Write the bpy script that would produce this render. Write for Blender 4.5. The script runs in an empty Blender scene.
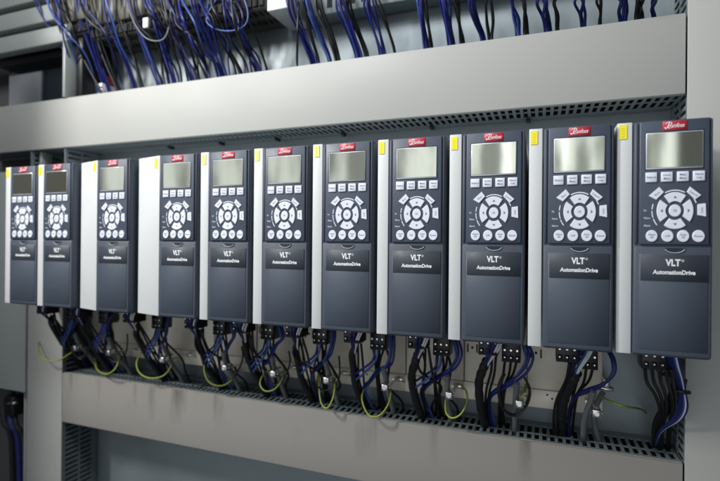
import bpy, bmesh, math, random
from mathutils import Vector, Matrix
random.seed(7)
R = math.radians
S = bpy.context.scene
COL = S.collection

# ------------------------------------------------------------------ camera
F_PX = 478.77                      # focal length in pixels of a 720 px wide frame
YAW, PIT, ROL = 0.36306, 0.00215, -0.00852
CAM = Vector((0.72528, -0.72022, -0.00794))

def ray(px, py):
    x, y, z = (px-360)/F_PX, 1.0, -(py-240.5)/F_PX
    c, s = math.cos(ROL), math.sin(ROL); x, z = c*x+s*z, -s*x+c*z
    c, s = math.cos(PIT), math.sin(PIT); y, z = c*y-s*z, s*y+c*z
    c, s = math.cos(YAW), math.sin(YAW); x, y = c*x-s*y, s*x+c*y
    return Vector((x, y, z))

def at(px, py, Y):
    """world point at depth Y (metres behind the drive fronts) seen at a pixel"""
    r = ray(px, py)
    return CAM + r*((Y-CAM.y)/r.y)

cd = bpy.data.cameras.new('camera')
cam = bpy.data.objects.new('camera', cd); COL.objects.link(cam)
fwd = ray(360, 240.5).normalized(); rt = (ray(361, 240.5)-ray(360, 240.5)).normalized(); up = rt.cross(fwd)
M = Matrix((rt, up, -fwd)).transposed().to_4x4(); M.translation = CAM
cam.matrix_world = M
cd.sensor_width = 36; cd.lens = 36*F_PX/720
cd.clip_start = 0.01; cd.clip_end = 100
cd.dof.use_dof = True; cd.dof.focus_distance = 0.735; cd.dof.aperture_fstop = 2.8
S.camera = cam

# ------------------------------------------------------------------ world and lamps
w = bpy.data.worlds.new('World'); S.world = w; w.use_nodes = True
nt = w.node_tree; bg = nt.nodes['Background']; NL = nt.links
def nmath(op, a, b=None, c=None):
    n = nt.nodes.new('ShaderNodeMath'); n.operation = op
    for k, v in enumerate((a, b, c)):
        if v is None: continue
        if isinstance(v, (int, float)): n.inputs[k].default_value = v
        else: NL.new(v, n.inputs[k])
    return n.outputs[0]
def step(v, a, b):                       # smooth 0..1 between a and b
    n = nt.nodes.new('ShaderNodeMapRange'); n.interpolation_type = 'SMOOTHSTEP'
    n.inputs['From Min'].default_value = a; n.inputs['From Max'].default_value = b; NL.new(v, n.inputs['Value']); return n.outputs[0]
tc = nt.nodes.new('ShaderNodeTexCoord'); sp = nt.nodes.new('ShaderNodeSeparateXYZ'); NL.new(tc.outputs['Generated'], sp.inputs[0])
az = nmath('MULTIPLY', nmath('ARCTAN2', sp.outputs[0], nmath('MULTIPLY', sp.outputs[1], -1)), 57.2958)   # degrees, 0 = straight out of the cabinet
el = nmath('MULTIPLY', nmath('ARCSINE', sp.outputs[2]), 57.2958)
# the room the cabinet faces: a bright window side, dark beyond it
win = nmath('MULTIPLY', nmath('SUBTRACT', step(az, -75, -70), step(az, 12.2, 13.0)), nmath('SUBTRACT', step(el, -26, -16), step(el, 30, 50)))
nz = nt.nodes.new('ShaderNodeTexNoise'); nz.noise_dimensions = '2D'; nz.inputs['Scale'].default_value = .42; nz.inputs['Detail'].default_value = 5
cv = nt.nodes.new('ShaderNodeCombineXYZ'); NL.new(az, cv.inputs[0]); NL.new(nmath('MULTIPLY', el, .16), cv.inputs[1]); NL.new(cv.outputs[0], nz.inputs['Vector'])
var = nmath('ADD', nmath('MULTIPLY', step(nz.outputs['Fac'], .40, .62), 1.3), .40)
stk = nmath('MULTIPLY', nmath('SUBTRACT', step(az, -4.6, -4.2), step(az, -3.6, -3.2)), 1.8)
stk2 = nmath('ADD', nmath('MULTIPLY', nmath('SUBTRACT', step(az, -2.6, -1.9), step(az, -1.2, -.7)), 1.8), nmath('MULTIPLY', nmath('SUBTRACT', step(az, 1.9, 2.1), step(az, 2.4, 2.7)), 1.6))
near = nmath('MULTIPLY', step(az, -24, -6), .50)
lvl = nmath('ADD', nmath('MULTIPLY', win, nmath('ADD', nmath('MULTIPLY', var, nmath('ADD', near, 1)), nmath('ADD', stk, stk2))), .14)
bg.inputs[0].default_value = (0.90, 0.95, 1.0, 1)
NL.new(nmath('MULTIPLY', lvl, .56), bg.inputs[1])

def area(name, loc, aim, sx, sy, power, col):
    l = bpy.data.lights.new(name, 'AREA'); l.shape = 'RECTANGLE'; l.size = sx; l.size_y = sy
    l.energy = power; l.color = col
    o = bpy.data.objects.new(name, l); COL.objects.link(o)
    o.location = loc
    o.rotation_euler = (Vector(aim)-Vector(loc)).to_track_quat('-Z', 'Y').to_euler()
    return o
area('key_light', (-0.945, -1.10, 1.05), (0.1, 0.13, 0.30), 0.16, 0.35, 31, (1.0, 0.97, 0.93))
area('ceiling_light', (0.10, -0.62, 1.02), (0.2, 0.13, 0.22), 0.8, 0.25, 9, (0.95, 0.98, 1.0))

S.view_settings.view_transform = 'Standard'; S.view_settings.look = 'None'
S.view_settings.exposure = 0.16; S.view_settings.gamma = 1.0
S.render.engine = 'CYCLES'

# ------------------------------------------------------------------ materials
def lin(r, g, b):
    f = lambda v: (v/255/12.92) if v/255 <= .04045 else ((v/255+.055)/1.055)**2.4
    return (f(r), f(g), f(b), 1)

def mat(name, col, rough=.5, metal=0, var=0.0, vscale=8, bump=0.0, bscale=400, rvar=0.0, coat=0, stretch=None, spec=.5, orand=0):
    m = bpy.data.materials.new(name); m.use_nodes = True
    n = m.node_tree.nodes; l = m.node_tree.links; b = n['Principled BSDF']
    b.inputs['Roughness'].default_value = rough; b.inputs['Metallic'].default_value = metal
    b.inputs['Coat Weight'].default_value = coat; b.inputs['Coat Roughness'].default_value = .05
    b.inputs['Specular IOR Level'].default_value = spec
    b.inputs['Base Color'].default_value = col
    tc = n.new('ShaderNodeTexCoord'); vec = tc.outputs['Object']
    if stretch:
        mp = n.new('ShaderNodeMapping'); mp.inputs['Scale'].default_value = stretch
        l.new(vec, mp.inputs['Vector']); vec = mp.outputs['Vector']
    if var or rvar:
        t = n.new('ShaderNodeTexNoise'); t.inputs['Scale'].default_value = vscale; t.inputs['Detail'].default_value = 6
        l.new(vec, t.inputs['Vector'])
        if var:
            mx = n.new('ShaderNodeMix'); mx.data_type = 'RGBA'
            mx.inputs[6].default_value = tuple(c*(1-var) for c in col[:3])+(1,)
            mx.inputs[7].default_value = tuple(min(1, c*(1+var)) for c in col[:3])+(1,)
            l.new(t.outputs['Fac'], mx.inputs[0]); l.new(mx.outputs[2], b.inputs['Base Color'])
        if rvar:
            r = n.new('ShaderNodeMapRange'); r.inputs['From Min'].default_value = .3; r.inputs['From Max'].default_value = .7
            r.inputs['To Min'].default_value = max(.02, rough-rvar); r.inputs['To Max'].default_value = min(1, rough+rvar)
            l.new(t.outputs['Fac'], r.inputs['Value']); l.new(r.outputs[0], b.inputs['Roughness'])
    if orand:
        oi = n.new('ShaderNodeObjectInfo'); hs = n.new('ShaderNodeHueSaturation'); mr = n.new('ShaderNodeMapRange')
        mr.inputs['To Min'].default_value = 1-orand; mr.inputs['To Max'].default_value = 1+orand
        l.new(oi.outputs['Random'], mr.inputs['Value']); l.new(mr.outputs[0], hs.inputs['Value'])
        if b.inputs['Base Color'].is_linked: l.new(b.inputs['Base Color'].links[0].from_socket, hs.inputs['Color'])
        else: hs.inputs['Color'].default_value = col
        l.new(hs.outputs[0], b.inputs['Base Color'])
    if bump:
        t2 = n.new('ShaderNodeTexNoise'); t2.inputs['Scale'].default_value = bscale; t2.inputs['Detail'].default_value = 3
        l.new(vec, t2.inputs['Vector'])
        bp = n.new('ShaderNodeBump'); bp.inputs['Strength'].default_value = bump; bp.inputs['Distance'].default_value = .001
        l.new(t2.outputs['Fac'], bp.inputs['Height']); l.new(bp.outputs[0], b.inputs['Normal'])
    return m

MT = dict(
 slate=mat('slate_plastic', lin(68, 77, 90), .5, var=.07, vscale=14, bump=.25, bscale=900, rvar=.12, orand=.07),
 slate2=mat('keypad_plastic', lin(66, 76, 92), .48, var=.06, rvar=.1, vscale=25, orand=.06, bump=.2, bscale=900),
 slate_dark=mat('label_film', lin(54, 61, 71), .52, var=.06, rvar=.1, vscale=30, orand=.08),
 groove=mat('dark_seam', lin(28, 34, 48), .6),
 white=mat('painted_metal', lin(208, 211, 212), .45, var=.03, vscale=12, rvar=.08, orand=.03, bump=.05, bscale=40),
 yellow=mat('yellow_label', lin(250, 235, 40), .5),
 faint=mat('label_print', lin(232, 218, 60), .6),
 red=mat('red_badge', lin(188, 48, 62), .4),
 print_white=mat('white_print', lin(240, 242, 246), .5),
 key=mat('key_rubber', lin(226, 230, 242), .45, var=.03, vscale=60),
 key_print=mat('key_print', lin(104, 110, 132), .6),
 lcd=mat('display_glass', lin(194, 196, 180), .035, metal=.9, var=.06, vscale=30, coat=.6, stretch=(6, 1, .3)),
 lcdrim=mat('display_rim', lin(200, 206, 214), .25, coat=.5),
 duct=mat('trunking_cover', lin(168, 169, 165), .56, var=.05, vscale=3, rvar=.12, bump=.06, bscale=9),
 duct_in=mat('trunking_plastic', lin(118, 130, 134), .5, var=.05),
 pale_yellow=mat('overexposed_label', lin(236, 228, 140), .5),
 door=mat('door_enamel', lin(58, 64, 62), .5, var=.1),
 wall=mat('galvanized_sheet', lin(134, 144, 148), .50, metal=.45, var=.16, vscale=7, rvar=.12, bump=.05, bscale=14),
 plate=mat('zinc_plate', lin(246, 238, 222), .5, metal=.1, var=.09, vscale=22, rvar=.1),
 steel=mat('bright_steel', lin(210, 210, 208), .25, metal=1),
 black=mat('black_plastic', lin(20, 21, 24), .42),
 bwire=mat('black_insulation', lin(15, 16, 18), .46, orand=.3),
 blue=mat('blue_insulation', lin(15, 28, 100), .45, orand=.35),
 blue2=mat('pale_blue_insulation', lin(52, 80, 146), .42),
 sleeve=mat('black_braid', lin(15, 16, 19), .55, bump=.9, bscale=500),
 wwire=mat('white_insulation', lin(216, 216, 216), .4),
 gray=mat('gray_sheath', lin(104, 108, 112), .5, var=.05),
 green=mat('green_insulation', lin(92, 132, 32), .4),
 orange=mat('orange_plastic', lin(176, 70, 34), .5),
 breaker=mat('beige_grey_plastic', lin(84, 84, 74), .5, var=.08),
 rail=mat('rail_enamel', lin(158, 163, 160), .45, var=.03),
 glass=mat('smoked_glass', lin(24, 34, 42), .08, coat=.5, spec=.8),
 dark=mat('dark_interior', lin(14, 16, 18), .8),
)
MT['earth'] = mat('yellow_insulation', lin(148, 158, 52), .5)
MT['earth2'] = mat('green_stripe', lin(66, 108, 44), .5)
def reflection_streaks():  # soft cable reflections painted into the cover colour as streaks fading downward
    m = mat('trunking_cover_painted_reflections', lin(148, 145, 140), .48)
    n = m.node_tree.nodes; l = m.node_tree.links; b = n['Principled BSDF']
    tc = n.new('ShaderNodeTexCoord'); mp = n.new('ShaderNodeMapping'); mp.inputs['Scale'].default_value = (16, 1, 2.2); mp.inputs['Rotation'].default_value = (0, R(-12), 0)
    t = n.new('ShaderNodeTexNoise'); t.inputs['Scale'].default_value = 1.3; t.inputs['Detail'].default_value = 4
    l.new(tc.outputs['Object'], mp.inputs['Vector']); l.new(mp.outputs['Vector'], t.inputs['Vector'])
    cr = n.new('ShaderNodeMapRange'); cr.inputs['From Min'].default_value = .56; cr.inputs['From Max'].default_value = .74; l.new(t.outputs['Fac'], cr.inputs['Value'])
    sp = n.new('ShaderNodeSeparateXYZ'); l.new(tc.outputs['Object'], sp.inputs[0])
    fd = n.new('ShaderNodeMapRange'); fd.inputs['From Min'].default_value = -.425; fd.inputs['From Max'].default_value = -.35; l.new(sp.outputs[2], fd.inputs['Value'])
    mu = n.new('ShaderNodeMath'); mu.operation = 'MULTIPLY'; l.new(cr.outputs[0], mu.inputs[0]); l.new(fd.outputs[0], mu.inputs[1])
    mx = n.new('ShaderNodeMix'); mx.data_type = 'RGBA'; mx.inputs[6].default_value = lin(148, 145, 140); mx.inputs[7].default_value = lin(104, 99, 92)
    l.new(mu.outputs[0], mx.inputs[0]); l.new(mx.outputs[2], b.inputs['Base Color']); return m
MT['duct_low'] = reflection_streaks()

# ------------------------------------------------------------------ mesh helpers
class MB:
    """collects shapes in one bmesh; build() links them as one object"""
    def __init__(s): s.bm = bmesh.new(); s.mats = []
    def mi(s, m):
        m = MT[m] if isinstance(m, str) else m
        if m not in s.mats: s.mats.append(m)
        return s.mats.index(m)
    def box(s, x0, x1, y0, y1, z0, z1, m, bev=0, seg=2):
        t = bmesh.new(); bmesh.ops.create_cube(t, size=1)
        for v in t.verts:
            v.co = Vector((x0 if v.co.x < 0 else x1, y0 if v.co.y < 0 else y1, z0 if v.co.z < 0 else z1))
        if bev: bmesh.ops.bevel(t, geom=t.edges[:], offset=bev, segments=seg, profile=.5, affect='EDGES')
        s.add(t, m, smooth=bool(bev)); return s
    def add(s, t, m, smooth=False):
        i = s.mi(m); mp = {}
        for v in t.verts: mp[v] = s.bm.verts.new(v.co)
        for f in t.faces:
            try: g = s.bm.faces.new([mp[v] for v in f.verts])
            except ValueError: continue
            g.material_index = i; g.smooth = smooth
        t.free()
    def poly(s, pts, y0, y1, m, smooth=False):
        """outline in (x, z), counter-clockwise seen from the front, thick from y0 (front) to y1"""
        i = s.mi(m); n = len(pts)
        a = [s.bm.verts.new((x, y0, z)) for x, z in pts]; b = [s.bm.verts.new((x, y1, z)) for x, z in pts]
        f = s.bm.faces.new(a); f.material_index = i
        f = s.bm.faces.new(b[::-1]); f.material_index = i
        for k in range(n):
            f = s.bm.faces.new((a[k], b[k], b[(k+1) % n], a[(k+1) % n])); f.material_index = i
        return s
    def mesh(s, me, m, mtx):
        t = bmesh.new(); t.from_mesh(me); bmesh.ops.transform(t, matrix=mtx, verts=t.verts[:]); s.add(t, m); return s
    def tube(s, pts, r, m, seg=8, res=6, cap=True, m2=None):
        P = smooth_path([Vector(p) for p in pts], res); i = s.mi(m); i2 = s.mi(m2) if m2 else i
        rings = []; prev = None
        for k, p in enumerate(P):
            d = (P[min(k+1, len(P)-1)]-P[max(k-1, 0)])
            if d.length < 1e-9: d = Vector((0, 0, -1))
            d.normalize()
            if prev is None:
                a = Vector((0, 1, 0)) if abs(d.y) < .9 else Vector((1, 0, 0))
                u = d.cross(a).normalized()
            else:
                u = (prev-d*prev.dot(d)).normalized()
            prev = u; v = d.cross(u)
            rr = r(k/(len(P)-1)) if callable(r) else r
            rings.append([s.bm.verts.new(p+(u*math.cos(2*math.pi*j/seg)+v*math.sin(2*math.pi*j/seg))*rr) for j in range(seg)])
        for A, B in zip(rings, rings[1:]):
            for j in range(seg):
                f = s.bm.faces.new((A[j], A[(j+1) % seg], B[(j+1) % seg], B[j])); f.material_index = i if m2 is None or j % 4 else i2; f.smooth = True
        if cap:
            for q in (rings[0][::-1], rings[-1]):
                f = s.bm.faces.new(q); f.material_index = i
        return s
    def build(s, name, parent=None, loc=None):
        bmesh.ops.recalc_face_normals(s.bm, faces=s.bm.faces[:])
        me = bpy.data.meshes.new(name); s.bm.to_mesh(me); s.bm.free()
        for m in s.mats: me.materials.append(m)
        o = bpy.data.objects.new(name, me); COL.objects.link(o)
        if parent: o.parent = parent
        if loc: o.location = loc
        return o

def smooth_path(P, res):
    if len(P) < 3 or res < 2: return P
    out = []
    Q = [P[0]*2-P[1]]+P+[P[-1]*2-P[-2]]
    for k in range(1, len(Q)-2):
        a, b, c, d = Q[k-1:k+3]
        for j in range(res):
            t = j/res
            out.append(.5*((2*b)+(c-a)*t+(2*a-5*b+4*c-d)*t*t+(3*b-a-3*c+d)*t**3))
    out.append(P[-1]); return out

def text_mesh(body, shear=0, bold=0, depth=.02):
    cu = bpy.data.curves.new('lettering', 'FONT'); cu.body = body; cu.shear = shear; cu.offset = bold
    cu.extrude = depth; cu.resolution_u = 3; cu.align_x = 'LEFT'
    o = bpy.data.objects.new('lettering', cu); COL.objects.link(o)
    dg = bpy.context.evaluated_depsgraph_get(); dg.update()
    me = bpy.data.meshes.new_from_object(o.evaluated_get(dg))
    bpy.data.objects.remove(o); bpy.data.curves.remove(cu); return me

def put_text(mb, body, x0, x1, z0, z1, y, m, shear=0, bold=0, depth=.00015, ref=None, rot=0):
    """letters fitted into the (x, z) box, standing proud of depth y"""
    me = text_mesh(body, shear, bold)
    xs = [v.co.x for v in me.vertices]; ys = [v.co.y for v in me.vertices]
    a, b, c, d = min(xs), max(xs), min(ys), max(ys)
    if ref: c, d = ref
    sx, sz = (x1-x0)/(b-a), (z1-z0)/(d-c)
    mt = Matrix(((sx, 0, 0, x0-a*sx), (0, 0, -depth/.02, y), (0, sz, 0, z0-c*sz), (0, 0, 0, 1)))
    if rot:
        cx, cz = (x0+x1)/2, (z0+z1)/2
        mt = Matrix.Translation((cx, 0, cz)) @ Matrix.Rotation(rot, 4, 'Y') @ Matrix.Translation((-cx, 0, -cz)) @ mt
    mb.mesh(me, m, mt); bpy.data.meshes.remove(me)

def tag(o, label=None, cat=None, group=None, kind=None):
    for k, v in (('label', label), ('category', cat), ('group', group), ('kind', kind)):
        if v: o[k] = v
    return o
def empty(name, loc):
    o = bpy.data.objects.new(name, None); COL.objects.link(o); o.location = loc; o.empty_display_size = .02; return o

# ------------------------------------------------------------------ the setting: back wall of the cabinet
YF, YB = .135, .236                # front and back of the wiring trunking
b = MB(); b.box(-.392, 1.25, .240, .246, -1.1, 1.2, 'wall'); b.box(-1.6, -.392, .244, .250, -1.1, 1.2, 'dark')
wall = b.build('cabinet_back_wall'); tag(wall, kind='structure')

# ------------------------------------------------------------------ trunking with slotted sides
def slotted_h(b, x0, x1, z0, z1, pitch=.0125, slot=.0072):
    """horizontal slotted side wall: front lip, two rows of slots, back lip"""
    b.box(x0, x1, YF+.002, YF+.010, z0, z1, 'duct_in'); b.box(x0, x1, YB-.020, YB, z0, z1, 'duct_in')
    b.box(x0, x1, .176, .180, z0+.0003, z1-.0003, 'duct_in')
    x = x0
    while x < x1:
        b.box(x, x+pitch-slot, YF+.010, YB-.020, z0+.0005, z1-.0005, 'duct_in')
        b.box(x+pitch-slot, x+pitch, .150, .1535, z0+.0008, z1-.0008, 'duct_in')
        x += pitch
def slotted_v(b, z0, z1, x0, x1, pitch=.0125, slot=.0062):
    b.box(x0, x1, YF+.002, YF+.010, z0, z1, 'duct_in'); b.box(x0, x1, YB-.016, YB, z0, z1, 'duct_in')
    b.box(x0+.0003, x1-.0003, .182, .187, z0, z1, 'duct_in')
    z = z0
    while z < z1:
        b.box(x0+.0005, x1-.0005, YF+.010, YB-.016, z, z+pitch-slot, 'duct_in')
        z += pitch

def trunk_h(name, x0, x1, z0, z1, label, cm='duct'):
    e = empty(name, ((x0+x1)/2, YB, z0)); O = Vector(e.location)
    b = MB(); slotted_h(b, x0, x1, z0, z0+.0025); slotted_h(b, x0, x1, z1-.0025, z1)
    b.box(x0, x1, YB, YB+.003, z0+.0025, z1-.0025, 'black')
    o = b.build('slotted_channel', e); o.location = -O
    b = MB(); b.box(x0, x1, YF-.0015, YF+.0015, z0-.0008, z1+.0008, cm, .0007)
    b.box(x0, x1, YF+.0015, YF+.008, z0-.0006, z0-.0001, 'duct'); b.box(x0, x1, YF+.0015, YF+.008, z1+.0001, z1+.0006, 'duct')
    o = b.build('cover', e); o.location = -O
    tag(e, label, 'trunking'); return e
def trunk_v(name, x0, x1, z0, z1, zc, label, sides):
    e = empty(name, ((x0+x1)/2, YB, z0)); O = Vector(e.location)
    b = MB()
    if sides[0]: slotted_v(b, z0, z1, x0, x0+.0025)
    if sides[1]: slotted_v(b, z0, z1, x1-.0025, x1)
    b.box(x0, x1, YB, YB+.003, z0, z1, 'duct_in')
    o = b.build('slotted_channel', e); o.location = -O
    b = MB(); b.box(x0-.0005, x1+.0005, YF-.0015, YF+.0015, z0, zc, 'duct', .0007)
    o = b.build('cover', e); o.location = -O
    tag(e, label, 'trunking'); return e
trunk_h('wiring_trunking', -.80, .9275, .222, .343, 'wide grey slotted trunking with smooth cover running above the row of drives')
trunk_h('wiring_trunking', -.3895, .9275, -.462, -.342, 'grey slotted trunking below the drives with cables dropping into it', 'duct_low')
trunk_v('wiring_trunking', .9305, 1.15, -1.0, 1.0, 1.0, 'upright grey trunking at the right edge beside the last drive', (1, 0))
trunk_v('wiring_trunking', -.5160, -.3915, -1.0, .219, .172, 'upright grey trunking behind the two leftmost drives', (1, 1))

# small black snap clips under the top trunking
for px, py in [(305, 143), (281, 144), (250, 147), (214, 153)][:0]: pass
clips = [(.70, .224), (.52, .224), (.33, .224), (.17, .224), (.02, .224), (-.13, .224)]
for i, (x, z) in enumerate(clips):
    b = MB(); b.box(-.004, .004, 0, .012, -.006, .0, 'black', .001); b.box(-.0025, .0025, -.006, .002, -.004, .0, 'black')
    o = b.build('mounting_clip', loc=(x, .212, z-.0025))
    tag(o, 'small black clip under the top trunking, number %s from the right' % ['one', 'two', 'three', 'four', 'five', 'six'][i], 'clip', 'clips under the top trunking')

# ------------------------------------------------------------------ the drive
W, H = .0895, .308
Z0 = -.154
def ellipse_arc(cx, cz, rx, rz, a0, a1, n):
    return [(cx+rx*math.cos(R(a0+(a1-a0)*k/n)), cz+rz*math.sin(R(a0+(a1-a0)*k/n))) for k in range(n+1)]
def sector(cx, cz, r0, r1, a0, a1, n=8, k=1.175):
    return ellipse_arc(cx, cz, r0, r0*k, a1, a0, n)+ellipse_arc(cx, cz, r1, r1*k, a0, a1, n)

def rounded_poly_key(mb, pts, y_front, y_back, m):
    """key cap: outline slightly shrunk at the front for a soft edge"""
    cx = sum(p[0] for p in pts)/len(pts); cz = sum(p[1] for p in pts)/len(pts)
    i = mb.mi(m); n = len(pts)
    def ring(y, sh):
        out = []
        for x, z in pts:
            d = Vector((x-cx, z-cz)); L = d.length or 1
            out.append(mb.bm.verts.new((x-d.x/L*sh, y, z-d.y/L*sh)))
        return out
    A, B, C = ring(y_back, 0), ring(y_front+.0005, 0), ring(y_front, .0006)
    for P, Q in ((A, B), (B, C)):
        for k in range(n):
            f = mb.bm.faces.new((P[k], P[(k+1) % n], Q[(k+1) % n], Q[k])); f.material_index = i
    f = mb.bm.faces.new(C); f.material_index = i

YK = -.0022      # front of the keypad body
def make_drive(strip=.0188, slant=0.003):
    r = empty('variable_speed_drive', (0, 0, 0))
    # body: bevelled slate frame
    b = MB()
    b.box(0, W, .0015, .060, -.0015, H+.0005, 'slate', .0045, 3)
    b.build('body', r)
    b = MB(); b.box(.0015, W-.0010, .0605, .232, .002, H-.002, 'white', .001, 1); b.build('rear_housing', r)
    # light side housing with its small yellow label
    b = MB()
    x0, x1, ys = -strip, -.0009, .003
    pts = [(x0, slant), (x0, .23), (x1, .23), (x1, ys)]
    t = bmesh.new(); lo = [t.verts.new((x, y, -.0006)) for x, y in pts]; hi = [t.verts.new((x, y, H+.0002)) for x, y in pts]
    t.faces.new(lo[::-1]); t.faces.new(hi)
    for k in range(4): t.faces.new((lo[k], lo[(k+1) % 4], hi[(k+1) % 4], hi[k]))
    bmesh.ops.recalc_face_normals(t, faces=t.faces[:])
    bmesh.ops.bevel(t, geom=t.edges[:], offset=.0009, segments=2, profile=.5, affect='EDGES')
    b.add(t, 'white', True); sh = b.build('side_housing', r)
    b = MB(); b.box(-.0166, -.0072, .0022, .0026, .2850, .3040, 'yellow')
    for k in range(4): b.box(-.0138, -.0104, .0020, .0022, .2875+k*.0036, .2890+k*.0036, 'faint')
    b.build('yellow_sticker', r)
    # lower front cover
    b = MB(); b.box(.0012, W-.0012, -.0002, .006, .0005, .1432, 'slate', .0022, 2)
    b.box(.0074, .0840, -.0010, .002, .0078, .1330, 'slate', .0006, 1)
    fc = b.build('front_cover', r)
    b = MB()
    b.poly(ellipse_arc(.0475, .1412, .0112, .0060, 180, 360, 14), -.0014, .0006, 'groove')
    b.tube([(x, -.0014, z) for x, z in ellipse_arc(.0475, .1412, .0112, .0064, 195, 345, 14)], .00035, 'key', 5, 1)
    b.build('finger_notch', fc)
    # name panel
    b = MB(); b.box(.0088, .0838, -.0016, 0, .0980, .1322, 'slate_dark', .0003, 1)
    put_text(b, 'VLT', .0371, .0538, .1176, .1267, -.0016, 'print_white', bold=.035)
    put_text(b, '\u00ae', .0548, .0578, .1232, .1265, -.0016, 'print_white')
    put_text(b, 'AutomationDrive', .0226, .0700, .1068, .1126, -.0016, 'print_white', shear=.12, bold=.03)
    b.build('name_panel', fc)
    # keypad
    b = MB(); b.box(.0068, .0848, YK, .004, .1452, .3068, 'slate2', .0016, 2)
    b.box(.0012, .0060, -.0001, .004, .1452, .3060, 'slate', .0012, 1); b.box(.0856, .0883, -.0001, .004, .1452, .3060, 'slate', .0010, 1)
    kp = b.build('keypad', r)
    b = MB()
    b.box(.0128, .0782, YK-.0006, YK+.001, .2428, .2922, 'groove', .0003, 1)
    b.build('display_recess', kp)
    b = MB(); b.box(.0138, .0773, YK-.0010, YK, .2436, .2910, 'lcdrim', .0003, 1)
    b.box(.0147, .0764, YK-.0013, YK-.0004, .2456, .2901, 'lcd')
    b.build('display', kp)
    # red badge with script lettering
    b = MB(); b.box(.0326, .0596, YK-.0008, YK+.001, .2932, .3052, 'red', .0003, 1)
    y = YK-.0008
    put_text(b, 'anfoss', .0418, .0572, .2966, .3020, y, 'print_white', shear=.45, bold=.005, ref=None)
    sw = [(.0352, .2970), (.0372, .2962), (.0398, .2975), (.0420, .3005), (.0428, .3028), (.0408, .3040), (.0378, .3030), (.0362, .3016)]
    b.tube([(x, y, z) for x, z in sw], .00050, 'print_white', 6, 4)
    b.tube([(x, y, z) for x, z in [(.0406, .3036), (.0394, .3002), (.0376, .2966), (.0352, .2954)]], .00055, 'print_white', 6, 4)
    b.tube([(x, y, z) for x, z in [(.0345, .2972), (.0385, .2960), (.0420, .2962)]], .0004, 'print_white', 6, 4)
    b.build('brand_badge', kp)
    # four soft keys
    for x0, words in ((.0135, ['Status']), (.0310, ['Quick', 'Menu']), (.0487, ['Main', 'Menu']), (.0660, ['Alarm', 'Log'])):
        b = MB(); b.box(x0, x0+.0131, YK-.0018, YK, .2268, .2396, 'key', .0007, 2)
        for k, wd in enumerate(words):
            zc = .2332+(.0022 if len(words) == 2 else 0)-k*.0045; hw = .0009*len(wd)
            put_text(b, wd, x0+.00655-hw, x0+.00655+hw, zc-.0013, zc+.0015, YK-.0018, 'key_print', bold=.01)
        b.build('soft_key', kp)
    # navigation ring
    cx, cz = .0468, .1893
    for a, rot in ((90, 0), (0, 90), (270, 180), (180, 270)):
        b = MB(); rounded_poly_key(b, sector(cx, cz, .0103, .0203, a-37, a+37), YK-.0016, YK, 'key')
        ca, sa = math.cos(R(a)), math.sin(R(a)); q = []
        for u, v in ((-.0012, 0), (.0012, -.0019), (.0012, .0019)):
            u = -u; q.append((cx+(.0150+u)*ca-v*sa, cz+1.175*((.0150+u)*sa+v*ca)))
        b.poly(q, YK-.0019, YK-.0015, 'key_print'); b.build('arrow_key', kp)
    b = MB(); rounded_poly_key(b, ellipse_arc(cx, cz, .0068, .0080, 0, 345, 23), YK-.0018, YK, 'key')
    put_text(b, 'OK', cx-.0022, cx+.0022, cz-.0016, cz+.0016, YK-.0018, 'key_print'); b.build('ok_key', kp)
    for nm, quad, rot in (('Back', [(.0295, .2205), (.0172, .2089), (.0258, .2037), (.0346, .2135)], 36), ('Cancel', [(.0632, .2197), (.0597, .2130), (.0687, .2030), (.0754, .2084)], -36), ('Info', [(.0714, .1971), (.0714, .1832), (.0806, .1811), (.0801, .1981)], 90)):
        b = MB(); rounded_poly_key(b, quad, YK-.0016, YK, 'key')
        mx = sum(p[0] for p in quad)/4; mz = sum(p[1] for p in quad)/4; hw = .00085*len(nm)
        put_text(b, nm, mx-hw, mx+hw, mz-.0013, mz+.0013, YK-.0016, 'key_print', rot=-R(rot)); b.build('function_key', kp)
    # four round keys
    for x, words in ((.0210, ['Hand', 'on']), (.0387, ['Off']), (.0560, ['Auto', 'on']), (.0726, ['Reset'])):
        b = MB(); rounded_poly_key(b, ellipse_arc(x, .1566, .0067, .0077, 0, 345, 23), YK-.0018, YK, 'key')
        for k, wd in enumerate(words):
            zc = .1566+(.0018 if len(words) == 2 else 0)-k*.0036; hw = .0009*len(wd)
            put_text(b, wd, x-hw, x+hw, zc-.0012, zc+.0012, YK-.0018, 'key_print', bold=.01)
        b.build('round_key', kp)
    # printed arcs and lamp legends
    b = MB(); yy = YK-.0002
    for rr, k, a0, a1 in ((.0232, 1.14, 62, 118), (.0247, 1.14, 20, 33), (.0255, 1.15, 162, 176), (.0255, 1.15, 180, 198), (.0255, 1.15, 201, 219)):
        b.poly(ellipse_arc(cx, cz, rr-.0006, (rr-.0006)*k, a1, a0, 10)+ellipse_arc(cx, cz, rr+.0006, (rr+.0006)*k, a0, a1, 10), yy, YK+.001, 'key')
    for wd, z in (('On', .1900), ('Warn.', .1800), ('Alarm', .1702)):
        put_text(b, wd, .0117, .0117+.0016*len(wd), z-.0012, z+.0013, YK, 'key', bold=.01)
    b.build('printed_legends', kp)
    # terminal plugs under the drive
    for k, (xa, xb, ya, yb, zt, zb, n) in enumerate(((.0200, .0500, .050, .085, .000, -.0300, 3), (.0520, .0810, .098, .130, .000, -.0490, 3))):
        b = MB(); b.box(xa, xb, ya, yb, zb, zt, 'black', .0012, 2)
        for j in range(n):
            xc = xa+(xb-xa)*(j+.5)/n
            b.box(xc-.0034, xc+.0034, ya-.002, ya, zb+.003, zb+.011, 'black', .0008, 1)
            for zz, rr in ((zb+.0200, .0016), (zb+.0080, .0010)):
                b.tube([(xc, ya-.0002, zz), (xc, ya-.0030, zz)], rr, 'steel', 10, 1)
        b.build('terminal_plug', r)
    return r

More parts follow.
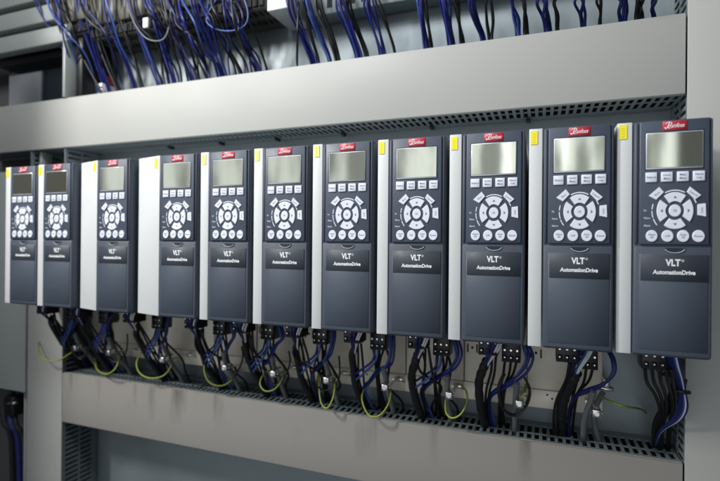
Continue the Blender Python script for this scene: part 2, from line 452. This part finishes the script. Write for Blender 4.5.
def children(o): return [c for c in bpy.data.objects if c.parent == o]
def copy_tree(o, parent=None, skip=()):
    c = o.copy(); COL.objects.link(c); c.parent = parent
    for ch in children(o):
        if ch.name.split('.')[0] not in skip: copy_tree(ch, c, skip)
    return c

DX = [-.4027, -.2903, -.1281, .0383, .1528, .2680, .3834, .4987, .6130, .7262, .8383]
DY = [.012, .008, .004, 0, 0, 0, 0, 0, 0, 0, .003]
DL = ['leftmost slate grey drive, dim blank display, at the shaded end of the row',
      'slate grey drive second from the left with dark blank display',
      'slate grey drive third from the left with a wide white panel on its left',
      'slate grey drive fourth from the left beside the widest white panel',
      'slate grey drive fifth from the left in the row',
      'slate grey drive sixth from the left, in the middle of the row',
      'slate grey drive fifth from the right in the row',
      'slate grey drive fourth from the right with evenly pale display',
      'slate grey drive third from the right with bright reflections on its display',
      'slate grey drive second from the right with pale reflecting display',
      'rightmost and largest looking slate grey drive, half dark green display']
proto = make_drive()
wides = {2: (.0650, .018), 3: (.0683, .018)}
drives = []
for i in range(11):
    d = proto if i == 0 else copy_tree(proto)
    if i in wides:
        for ch in children(d):
            if ch.name.startswith('side_housing'):
                ow, sl = wides[i]
                me = ch.data.copy(); ch.data = me
                for v in me.vertices:          # stretch the left edge outwards and back
                    if v.co.x < -.012:
                        v.co.x -= ow-.0188
                        if v.co.y < .05: v.co.y += sl-.003
            if ch.name.startswith('yellow_sticker'):     # lies flat on the slanted panel
                ow, sl = wides[i]; th = math.atan((sl-.003)/(ow-.0009)); c0 = Vector((-.0009, .003, 0))
                ch.rotation_euler.z = -th; ch.location = c0-(Matrix.Rotation(-th, 3, 'Z') @ c0)+Vector((0, -.0001, 0))
    for ch in children(d):
        if ch.name.startswith('yellow_sticker') and i in (4, 5, 6):
            ch.data = ch.data.copy(); ch.data.materials[0] = MT['pale_yellow']  # paler copy of the label yellow, overexposure painted into the colour
            ch['label'] = 'yellow sticker in a pale overexposed tone'
        if ch.name.startswith('yellow_sticker'): ch.location.z += random.Random(i).uniform(-.0015, .0015); ch.location.x += random.Random(i+50).uniform(-.0006, .0006)
    d.location = (DX[i], DY[i], Z0)
    tag(d, DL[i], 'drive', 'row of variable speed drives on the cabinet wall'); drives.append(d)

# zinc decoupling plates under the drives
for i in range(10):
    b = MB(); x0, x1 = -.0250, .0893
    nx = DX[i+1]-.0255-DX[i] if i < 9 else .0985
    x1 = nx
    if i == 0: x0 = -.012
    b.box(x0, x1, .205, .208, -.118, .02, 'plate', .0006, 1)
    b.box(x0, x1, .200, .2045, -.150, -.118, 'plate', .0008, 1)
    b.box(x0, x0+.0012, .203, .2055, -.118, .02, 'groove')
    for xx in (x0+.007, x0+.024): b.box(xx-.0013, xx+.0013, .2043, .2055, -.062, -.046, 'dark')
    b.tube([(x0+.0155, .2055, -.053), (x0+.0155, .2041, -.053)], .0024, 'dark', 12, 1)
    for xx, zz in ((.01, -.125), (.018, -.131), (.078, -.125), (.088, -.131)): b.tube([(xx, .2005, zz), (xx, .1992, zz)], .0018, 'dark', 10, 1)
    o = b.build('mounting_plate', drives[i])
    # cable clamp
    b = MB(); b.box(.071, .089, .186, .2045, -.128, -.121, 'steel', .0015, 2); b.box(.0765, .0835, .112, .190, -.1215, -.1190, 'steel', .0008, 1)
    b.box(.0735, .0865, .098, .116, -.1225, -.1095, 'steel', .0022, 2)
    b.tube([(.080, .0965, -.116), (.080, .099, -.116)], .0034, 'steel', 10, 1); b.tube([(.0725, .182, -.124), (.0725, .198, -.124)], .0028, 'steel', 10, 1)
    b.tube([(.089, .106, -.116), (.0865, .106, -.116)], .0026, 'steel', 10, 1)
    b.build('cable_clamp', drives[i])

# ------------------------------------------------------------------ cables under the drives
ORD = ['leftmost', 'second from the left', 'third from the left', 'fourth from the left', 'fifth from the left', 'sixth from the left', 'fifth from the right', 'fourth from the right', 'third from the right', 'second from the right', 'rightmost']
ORD2 = ['leftmost', 'second', 'third', 'fourth', 'fifth', 'sixth', 'seventh', 'eighth', 'ninth', 'tenth', 'rightmost']
def cable(name, pts, r, m, label, cat, group=None, seg=8, res=7):
    b = MB(); b.tube(pts, r, m, seg, res, m2='earth2' if m == 'earth' else None); o = b.build(name)
    c = sum((v.co for v in o.data.vertices), Vector())/len(o.data.vertices)
    for v in o.data.vertices: v.co -= c
    o.location = c
    tag(o, label, cat, group); return o

def tpl(px_list, i0=8):
    """template read off the third drive from the right, in that drive's own coordinates"""
    return [at(x, y, Y)-Vector((DX[i0], 0, 0)) for x, y, Y in px_list]
T_SLEEVE = tpl([(487, 360, .078), (483, 369, .086), (479, 382, .110), (480, 402, .135), (484, 422, .170), (486, 436, .190), (486, 444, .19)])
T_IN = [tpl([(490, 343, .040), (488, 352, .046), (485, 362, .074), (483, 368, .085)]), tpl([(499, 343, .045), (495, 351, .048), (489, 361, .070), (484, 369, .085)]), tpl([(502, 342, .048), (497, 352, .050), (490, 361, .068), (486, 368, .083)]), tpl([(494, 343, .042), (491, 353, .047), (487, 362, .070), (484, 368, .082)])]
T_B1 = [tpl([(505, 360, .110), (503, 376, .125), (500, 392, .150), (499, 412, .180), (499, 430, .20), (499, 440, .20)]),
        tpl([(511, 360, .110), (509, 374, .122), (503, 390, .145), (501, 410, .178), (502, 430, .20), (502, 440, .20)]),
        tpl([(517, 360, .110), (513, 374, .120), (506, 386, .140), (503, 408, .170), (505, 430, .20), (505, 440, .20)])]
T_B2 = [tpl([(492, 356, .070), (491, 372, .095), (486, 392, .130), (486, 415, .17), (490, 437, .20)]),
        tpl([(496, 356, .070), (494, 375, .100), (489, 395, .140), (489, 418, .17), (493, 437, .20)])]
T_BLUE = [tpl([(529, 345, .110), (533, 358, .100), (526, 373, .100), (510, 385, .115), (497, 392, .130), (490, 400, .150), (492, 420, .175), (494, 438, .20)]),
          tpl([(526, 345, .112), (529, 358, .104), (521, 372, .106), (507, 383, .118), (495, 390, .134), (488, 399, .150), (488, 420, .175), (489, 438, .20)]),
          tpl([(523, 345, .114), (526, 360, .108), (518, 374, .108), (506, 386, .122), (494, 393, .136), (490, 403, .155), (495, 424, .18), (497, 438, .20)])]
T_GRAY = tpl([(517, 383, .105), (516, 394, .118), (515, 410, .145), (515, 424, .170), (515, 442, .195)])
T_LOOP = tpl([(504, 372, .120), (498, 388, .118), (502, 407, .124), (514, 414, .13), (526, 403, .135), (529, 388, .14), (523, 375, .15)])

def jit(P, a, seed, keep=1):
    rn = random.Random(seed); out = []
    dx, dz = rn.uniform(-a, a), rn.uniform(-a, a)*.6
    for k, p in enumerate(P):
        f = 0 if k < keep else 1
        out.append(p+Vector(((dx+rn.uniform(-a, a)*.6)*f, rn.uniform(-a, a)*.4*f, (dz+rn.uniform(-a, a)*.5)*(f if k < len(P)-2 else 0))))
    return out
GRP = lambda s, i: '%s under the drive %s' % (s, ORD[i])
for i in range(10):
    off = Vector((DX[i], DY[i], 0)); A = .0035 if i != 8 else 0
    mv = lambda T, s, a=1: [p+off for p in jit(T, A*a, i*31+s)]
    if i != 9:
        cable('sleeved_cable', mv(T_SLEEVE, 1, 1.2), (lambda t: .0072+.0004*math.sin(t*60)) if i > 6 else .0066, 'sleeve', 'thick black sleeved cable curving down from the drive %s' % ORD[i], 'cable', seg=12, res=14)
    for k, (T, m, n) in enumerate(zip(T_IN, ('blue', 'wwire', 'wwire' if i in (8, 7, 2, 4, 5, 6) else 'blue', 'blue'), range(4))):
        if i == 9: continue
        word = {'blue': 'blue', 'wwire': 'white'}[m]
        cable('wire', mv(T, 2+k, .3), .0019, m, '%s wires entering the black sleeve under drive %s' % (word, ORD[i]), 'wire', GRP('%s wires entering the sleeve' % word, i))
    for k, T in enumerate(T_B1):
        cable('wire', mv(T, 10+k, .8), .0021, 'bwire', 'thin black wires from the right plug of the drive %s' % ORD[i], 'wire', GRP('black wires from the right plug', i))
    for k, T in enumerate(T_B2):
        cable('wire', mv(T, 14+k, 1), .0021, 'bwire', 'thin black wires from the left plug of the drive %s' % ORD[i], 'wire', GRP('black wires from the left plug', i))
    if i != 9:
        for k, T in enumerate(T_BLUE):
            cable('wire', mv(T, 18, 1.3) if i == 8 else [p+Vector((0, 0, -.001*k)) for p in mv(T, 18, 2.4)], .0022, ('blue', 'blue', 'blue2')[k], '%s wires sweeping left under the drive %s' % (('dark blue', 'dark blue', 'paler blue')[k], ORD[i]), 'wire', GRP(('dark blue', 'dark blue', 'paler blue')[k]+' wires sweeping left', i))
    cable('sheathed_cable', mv(T_GRAY, 30, 1.0), .0048, 'gray', 'grey cable from clamp to trunking under the drive %s' % ORD[i], 'cable', seg=10)
    if i < 8:
        rn = random.Random(500+i)
        for k in range(3):
            x0 = rn.uniform(.022, .078); xe = x0+rn.uniform(-.035, .02)
            y0 = .075 if x0 < .05 else .115
            P = [(x0, y0, -.030 if x0 < .05 else -.048), (x0+rn.uniform(-.014, .006), y0+.01, -.075), (xe+rn.uniform(-.02, .02), .15, -.115-rn.uniform(0, .02)), (xe+rn.uniform(-.008, .008), .18, -.165), (xe, .2, -.205)]
            cable('wire', [off+Vector(q)+Vector((0, 0, Z0)) for q in P], .0023, 'bwire', 'black wires crossing behind the earth wire under the drive %s' % ORD[i], 'wire', GRP('crossing black wires', i))
        if i < 8:
            for k in range(3 if i < 5 else 2):
                x0 = .060+.006*k
                P = [(x0, .105, -.045), (x0-.004, .10, -.070), (x0-.030, .105, -.092-.006*k), (x0-.052, .125, -.112-.006*k), (x0-.058, .15, -.14), (x0-.05, .19, -.20)]
                cable('wire', [off+Vector(q)+Vector((0, 0, Z0)) for q in P], .0021, 'blue2' if k else 'blue', 'blue wires slanting across to the sleeved cable under the drive %s' % ORD[i], 'wire', GRP('slanting blue wires', i))
    if i in (0, 1, 3, 4, 5, 8):
        cable('wire', mv(T_LOOP, 31, 1.5), .0018, 'bwire', 'black wire curled in an open loop under the drive %s' % ORD[i], 'wire')
        if i in (0, 8): cable('wire', [p+Vector((.002, -.003, -.002)) for p in mv(T_LOOP, 32, 1.2)], .0015, 'bwire', 'front one of two looped black wires under the drive %s' % ORD[i], 'wire')

# green and yellow earth wires, each with its own shape
loops = {
 0: [(51, 332), (40, 340), (38, 350), (44, 359), (56, 361), (68, 355), (79, 347)],
 1: [(95, 358), (97, 369), (106, 374), (115, 369), (119, 358), (117, 348)],
 2: [(158, 344), (145, 349), (137, 361), (139, 372), (149, 378), (163, 376), (171, 366), (171, 353)],
 3: [(216, 348), (208, 356), (204, 369), (209, 382), (221, 386), (232, 380), (236, 369)],
 4: [(281, 367), (266, 372), (260, 383), (265, 391), (275, 389), (283, 378), (284, 366)],
 5: [(319, 362), (319, 382), (321, 402), (327, 408), (333, 398), (335, 382), (333, 370)],
 6: [(371, 380), (363, 392), (363, 404), (370, 416), (380, 415), (388, 405), (391, 392), (388, 381)],
 7: [(449, 387), (446, 398), (446, 412), (452, 418), (461, 414), (467, 402), (466, 391), (460, 384)],
 8: [(526, 384), (524, 392), (519, 402), (514, 413)],
 9: [(600, 396), (612, 402), (628, 407), (645, 412)]}
for i, P in loops.items():
    n = len(P)
    pts = [at(x, y, .165-.055*math.sin(math.pi*(k/(n-1)))) for k, (x, y) in enumerate(P)]
    if i == 9: pts = pts[:3]+[at(640, 409, .185), at(646, 413, .232)]
    cable('earth_wire', pts, .0017, 'earth', 'green and yellow wire %s under drive %s' % ('hanging in a loop' if i < 8 else ('bent in a short arc' if i == 8 else 'stretching out straight to the right'), ORD[i]), 'wire', 'earth wires under the drives')

# second drive from the right: open bundle with white and silver wires, thick blue pair
lab = ORD[9]
cable('sleeved_cable', [at(*q) for q in [(577, 372, .09), (572, 382, .10), (565, 396, .125), (562, 412, .15), (562, 428, .18), (563, 446, .195)]], lambda t: .0078+.0005*math.sin(t*60), 'sleeve', 'thick black sleeved cable curving down from the drive ' + lab, 'cable', seg=12, res=14)
for k, (dx, m, wd) in enumerate(((0, 'wwire', 'white'), (2.5, 'wwire', 'white'), (-3, 'blue2', 'pale blue'), (-10, 'blue', 'dark blue'), (-13, 'blue', 'dark blue'), (-8, 'blue', 'dark blue'))):
    cable('wire', [at(592+dx*.9, 346, .06), at(586+dx, 357, .07), at(578+dx*.6, 370, .083), at(573+dx*.3, 381, .10)], .0018, m, '%s wires entering the black sleeve under drive %s' % (wd, lab), 'wire', GRP(wd+' wires entering the sleeve', 9))
for k in range(3):
    cable('wire', [at(606+k, 348, .11), at(612+1.2*k, 360, .10), at(612+k, 374, .095), at(602, 386-k, .10), at(588, 392-1.5*k, .115), at(575, 398-k, .13), at(569, 412, .16), at(568+k, 444, .2)], .0021, 'blue', 'thick dark blue wires curving beneath the drive ' + lab, 'wire', 'thick blue wires beneath the drive ' + lab)
cable('sheathed_cable', [at(*q) for q in [(603, 392, .18), (597, 404, .17), (594, 416, .17), (596, 430, .18), (601, 446, .19)]], .0045, 'gray', 'second grey cable bending into the trunking at the right end', 'cable')
b = MB(); p = at(606, 384, .19)
b.box(p.x-.012, p.x+.012, .190, .204, p.z-.012, p.z-.006, 'steel', .0015, 2); b.box(p.x-.005, p.x+.005, .182, .200, p.z-.006, p.z+.010, 'steel', .0015, 2)
b.build('cable_clamp'); o = bpy.data.objects[-1] if False else None
for ob in bpy.data.objects:
    if ob.name.startswith('cable_clamp') and ob.parent is None: tag(ob, 'small steel clamp on the wall left of the rightmost drive', 'clamp')

# rightmost drive: black wires merging, blue and white bundle
for k, (x0, x1) in enumerate(((645, 660), (652, 663), (659, 666), (666, 672), (671, 674))):
    cable('wire', [at(x0, 369, .055), at(x0+2, 382, .07), at((x0+x1)/2+3, 396, .10), at(x1, 412, .13), at(x1-4, 432, .17), at(x1-4, 452, .2)], .0024, 'bwire', 'black wires merging into a dark bundle under the rightmost drive', 'wire', 'black wires under the rightmost drive')
for k in range(4):
    cable('sleeved_cable', [at(684-3*k, 380, .11), at(680-3*k, 396, .13), at(668-2*k, 410, .15), at(661-2*k, 426, .17), at(661-2*k, 452, .195)], .0045, 'sleeve', 'black corrugated cables in the dark bundle under the rightmost drive', 'cable', 'black cables under the rightmost drive')
for k, (dx, m, wd) in enumerate(((0, 'blue', 'dark blue'), (2, 'blue', 'dark blue'), (4, 'blue', 'dark blue'), (6, 'blue2', 'pale blue'), (8, 'wwire', 'white'), (10, 'blue', 'dark blue'))):
    cable('wire', [at(667+dx*1.0, 352, .05), at(670+dx, 366, .06), at(676+dx*.7, 378, .075), at(680+dx*.5, 392, .09), at(678+dx*.9, 408, .10), at(672+dx*.8, 420, .115), at(660+dx*.2, 431, .14), at(655, 446, .18)], .0019, m, '%s wires in the curved bundle under the rightmost drive' % wd, 'wire', wd+' wires in the bundle under the rightmost drive')
b = MB(); p = at(682, 391, .09); b.tube([p+Vector((-.008, 0, .001)), p+Vector((0, -.006, 0)), p+Vector((.009, 0, -.001))], .003, 'black', 8, 4)
b.build('cable_tie'); tag(bpy.data.objects['cable_tie'], 'black tie round the blue and white bundle under the rightmost drive', 'cable tie')

# ------------------------------------------------------------------ upper part: breakers, rails and wires
def breaker_block(x, z, wd=.0435, h=.11, front=.128):
    e = empty('circuit_breaker', (x+wd/2, .236, z)); O = Vector(e.location)
    b = MB(); b.box(x, x+wd-.001, front+.012, .236, z, z+h, 'breaker', .002, 1); b.box(x+.002, x+wd-.003, front, front+.02, z+.03, z+h-.01, 'breaker', .002, 1)
    b.build('case', e).location = -O
    b = MB()
    for k in range(3):
        xc = x+wd*(k+.5)/3; b.box(xc-.0045, xc+.0045, front+.022, front+.042, z-.0006, z+.003, 'dark'); b.box(xc-.0045, xc+.0045, front+.062, front+.080, z-.0006, z+.003, 'dark')
        b.box(xc-.0055, xc+.0055, front+.006, front+.0125, z+.004, z+.022, 'dark')
    b.build('terminal_openings', e).location = -O
    return e
NUM = ['first', 'second', 'third', 'fourth', 'fifth', 'sixth', 'seventh', 'eighth', 'ninth', 'tenth', 'eleventh', 'twelfth', 'thirteenth', 'fourteenth']
bx = -.395
for k in range(13):
    tag(breaker_block(bx+.0445*k, .478 if k > 1 else .50), 'beige grey circuit breaker above the top trunking, %s from the left' % NUM[k], 'breaker', 'circuit breakers above the trunking')
b = MB(); b.box(.190, .2415, .135, .236, .4665, .60, 'white', .002, 2); b.box(.1895, .2420, .134, .150, .50, .502, 'groove')
tag(b.build('terminal_box'), 'white box right of the row of circuit breakers', 'box')
b = MB(); b.box(.245, .92, .190, .236, .468, .60, 'duct_in', .002, 1)
for k in range(26): b.box(.25+k*.0255, .262+k*.0255, .1895, .192, .480, .58, 'dark')
tag(b.build('wiring_trunking'), 'dark slotted trunking at the top edge behind the blue and black wires', 'trunking')

# left: horizontal rails, dark window, posts
for k, (z0, z1, x1) in enumerate(((.487, .530, -.372), (.546, .590, -.425), (.606, .66, -.44))):
    b = MB(); b.box(-1.0, x1, .133, .160, z0, z1, 'rail', .003, 2); b.box(-1.0, x1-.004, .160, .20, z0+.012, z0+.02, 'dark')
    tag(b.build('support_rail'), 'light grey horizontal rail, %s of the three at the upper left' % ['lowest', 'middle', 'topmost'][k], 'rail', 'rails at the upper left')
e = empty('inner_window', (-.5, .2, .345))
b = MB(); b.box(-.70, -.392, .200, .204, .345, .487, 'glass'); b.build('pane', e).location = (.5, -.2, -.345)
b = MB(); b.box(-.3925, -.3835, .128, .206, .345, .486, 'rail', .001, 1); b.box(-.70, -.392, .17, .206, .470, .486, 'dark'); b.build('frame', e).location = (.5, -.2, -.345)
tag(e, 'dark glossy window pane with a pale upright frame edge, upper left', 'window')
b = MB(); b.box(-.375, -.352, .150, .236, .345, .55, 'black', .002, 1); tag(b.build('cable_channel'), 'black upright channel between window frame and orange strip', 'channel')
b = MB(); b.box(-.347, -.336, .205, .236, .345, .420, 'orange', .002, 2); b.box(-.349, -.333, .19, .236, .422, .47, 'black', .003, 2); tag(b.build('relay'), 'orange and black relay standing above the trunking at the left', 'relay')
b = MB(); b.box(-.322, -.309, .17, .236, .345, .385, 'print_white', .002, 2)
for k in range(3): b.box(-.3225, -.3085, .1695, .1705, .350+k*.011, .354+k*.011, 'blue')
tag(b.build('terminal_marker'), 'small white marker with blue stripes beside the orange relay', 'marker')

# left lower: neighbouring cabinet panel, dark opening, cables
b = MB(); b.box(-.95, -.5185, .128, .136, -.405, .168, 'rail', .002, 2); tag(b.build('side_panel'), 'light grey panel at the left edge behind the leftmost drive', 'panel')
b = MB(); b.box(-.538, -.533, .14, .20, -.9, -.41, 'rail', .001, 1); tag(b.build('support_post'), 'thin grey upright in the dark opening at the lower left', 'post')
b = MB(); b.box(-.503, -.494, .150, .18, .174, .219, 'rail', .001, 1); tag(b.build('support_post'), 'short pale post just above the leftmost drive', 'post')
for k, (x, r_) in enumerate(((-.572, .010), (-.60, .008), (-.555, .006))):
    cable('black_cable', [(x-.02, .17, -.42), (x-.03, .15, -.46), (x-.01, .14, -.50), (x+.004, .15, -.56), (x+.004, .16, -.9)], r_, 'sleeve' if k else 'blue', ['dark blue cable hanging in the dark opening at the lower left', 'thick black cable hanging at the far lower left', 'thin black cable beside the thin upright at the lower left'][k], 'cable')
b = MB(); b.box(-.605, -.565, .13, .17, -.475, -.425, 'black', .004, 2); b.tube([(-.58, .128, -.44), (-.55, .128, -.435)], .003, 'steel', 8, 1)
tag(b.build('connector'), 'dark connector hanging in the opening at the lower left', 'connector')
# open cabinet door at the left, edge on
b = MB(); b.box(-.710, -.690, -.50, .10, -1.0, 1.6, 'door', .004, 2)
tag(b.build('cabinet_door'), 'grey cabinet door standing open at the far left edge', 'door')

# wires dropping into the top trunking: (x at top, y at top, x bottom, y bottom, colour, strands, spread)
BW = [
 (640, -6, 641, 13, 'bwire', 2, 2), (653, -6, 654, 16, 'blue', 2, 2.5), (637, -6, 637, 17, 'bwire', 2, 1.5), (621, -6, 623, 19, 'blue', 4, 2), (599, -6, 600, 21, 'bwire', 2, 1.5),
 (580, -6, 583, 23, 'blue', 3, 2.4), (555, -6, 557, 26, 'bwire', 2, 2), (543, -6, 548, 27, 'blue', 4, 2.2), (523, -6, 526, 30, 'bwire', 3, 1.6), (511, -6, 518, 31, 'blue', 3, 1.6),
 (487, -6, 490, 35, 'bwire', 3, 2), (472, -6, 483, 35, 'blue', 3, 2), (455, -6, 462, 38, 'bwire', 3, 1.8), (443, -6, 451, 40, 'blue', 4, 2.2),
 (424, -6, 431, 42, 'bwire', 2, 1.6), (418, -6, 426, 43, 'blue', 4, 2), (376, -6, 394, 47, 'bwire', 2, 1.4), (368, -6, 382, 49, 'blue', 4, 2),
 (348, -6, 366, 51, 'bwire', 3, 1.8), (340, -6, 358, 52, 'blue', 4, 2.2), (318, -6, 337, 55, 'bwire', 3, 2), (306, -6, 329, 56, 'blue', 3, 1.5),
 (290, -6, 313, 58, 'blue', 4, 2.4), (300, -6, 318, 57, 'bwire', 2, 1.4), (298, 25, 297, 61, 'bwire', 1, 1), (243, -6, 266, 65, 'bwire', 2, 1.2), (225, -6, 257, 67, 'blue', 4, 2),
 (205, -6, 240, 69, 'bwire', 3, 1.6), (196, -6, 222, 73, 'blue', 5, 2.6), (176, -6, 207, 76, 'bwire', 2, 1.3), (163, -6, 193, 77, 'blue', 4, 2.4), (155, -6, 198, 76, 'bwire', 2, 1.4),
 (150, -6, 174, 79, 'blue', 3, 1.6), (130, -6, 160, 81, 'blue', 4, 2.4), (118, -6, 141, 83, 'bwire', 3, 1.8), (105, -6, 135, 84, 'blue', 3, 2), (88, -6, 118, 87, 'bwire', 3, 1.8), (80, -6, 107, 88, 'blue', 4, 2.4),
 (60, -6, 100, 89, 'bwire', 2, 2), (33, -6, 76, 70, 'blue', 1, 1), (37, -6, 80, 72, 'blue', 1, 1), (52, -6, 88, 88, 'bwire', 3, 2.4)]
WORD = {'blue': 'blue', 'bwire': 'black'}
for k, (xa, ya, xb, yb, m, n, sp) in enumerate(BW):
    rn = random.Random(k*7+1)
    for j in range(n):
        o1 = (j-(n-1)/2)*sp*1.2+rn.uniform(-.5, .5); o2 = (j-(n-1)/2)*sp*.85+rn.uniform(-.4, .4)
        bow = rn.uniform(-1.5, 1.5)+(xb-xa)*.10
        wav = rn.uniform(-1, 1)
        yt, ybm = .120+rn.uniform(-.012, .012), .175+rn.uniform(-.02, .02)
        A = at(xa+o1, ya, yt); Bm = at(xb+o2, yb+2, ybm)
        m1 = at(xa+(xb-xa)*.28-bow*.8+o1+wav, ya+(yb-ya)*.30, yt+(ybm-yt)*.15); m2 = at(xa+(xb-xa)*.66-bow*.5+o2-wav*.5, ya+(yb-ya)*.68, yt+(ybm-yt)*.6)
        end = Bm+Vector((.002, .004, -.03))
        if Bm.z > .36 and k < len(BW) and yb < 75 and xb < 90: end = Bm+Vector((.01, .01, -.08))
        tp = A+Vector((-.004, .01, .05)); m1 += Vector((rn.uniform(-.004, .004), 0, 0)); m2 += Vector((rn.uniform(-.003, .003), 0, 0))
        mm = m if not (m == 'blue' and j == 1 and k % 3 == 0) else 'blue2'
        wd = 'pale blue' if mm == 'blue2' else {'blue': 'dark blue', 'bwire': 'black'}[mm]
        cx = [24, 57, 113, 178, 228, 285, 347, 417, 494, 578, 672]; q = min(range(11), key=lambda t: abs(cx[t]-xb)); hw = 11+q*3
        side = 'left part' if xb < cx[q]-hw*.4 else ('right part' if xb > cx[q]+hw*.4 else 'middle')
        where = '%s wires entering top trunking over %s of %s drive' % (wd, side, ORD2[q])
        cable('wire', [tp, A, m1, m2, Bm, end], rn.uniform(.0020, .0031), mm, where, 'wire', where, seg=6, res=5)


# tangle under the circuit breakers
for k in range(34):
    rn = random.Random(900+k)
    xa = rn.uniform(48, 235); m = rn.choice(['blue', 'blue', 'bwire', 'bwire', 'blue2'])
    base = 109-.14*(xa+30)
    A = at(xa, -4+rn.uniform(-2, 8), rn.uniform(.09, .13)); ln = rn.uniform(14, 30)
    p1 = at(xa+ln*.3+rn.uniform(-5, 5), 18+rn.uniform(-4, 6), rn.uniform(.08, .12)); p2 = at(xa+ln*.8+rn.uniform(-8, 8), 42+rn.uniform(-6, 6), rn.uniform(.11, .15))
    p3 = at(xa+ln*1.3, base-14, rn.uniform(.175, .195)); p4 = at(xa+ln*1.45, base+5, rn.uniform(.17, .2))
    q = 'left' if xa < 100 else ('middle' if xa < 165 else 'right')
    wd = {'blue': 'dark blue', 'bwire': 'black', 'blue2': 'pale blue'}[m]
    lb = '%s wires tangled below the %s third of the circuit breakers' % (wd, q)
    cable('wire', [A+Vector((0, .01, .05)), A, p1, p2, p3, p4, p4+Vector((0, .0, -.03))], rn.uniform(.0018, .0030), m, lb, 'wire', lb, seg=6, res=5)
for k, (P, m, lb) in enumerate((
    ([(216, 0), (209, 12), (207, 22), (216, 29), (230, 31), (243, 27), (248, 18), (246, 4), (240, -8)], 'blue2', 'pale blue wire curled in a wide loop below the last circuit breakers'),
    ([(128, 8), (136, 26), (146, 38), (158, 41), (166, 36), (170, 20), (172, -8)], 'gray', 'thin grey wire sagging in a curve below the circuit breakers'),
    ([(44, -8), (47, 2), (54, 14), (66, 32), (84, 52), (94, 76), (98, 102)], 'blue2', 'pale blue wire sagging across the rails at the upper left'))):
    cable('wire', [at(x, y, .10+(max(0, y-30)*.0012 if len(P) == 7 and P[0][0] < 60 else 0)) for x, y in P], .0016, m, lb, 'wire', seg=6, res=6)
b = MB(); p = at(146, 23, .09); b.box(p.x-.007, p.x+.007, p.y-.003, p.y+.003, p.z-.011, p.z+.011, 'print_white', .002, 2)
tag(b.build('wire_marker'), 'small white tag hanging among the wires below the circuit breakers', 'marker')
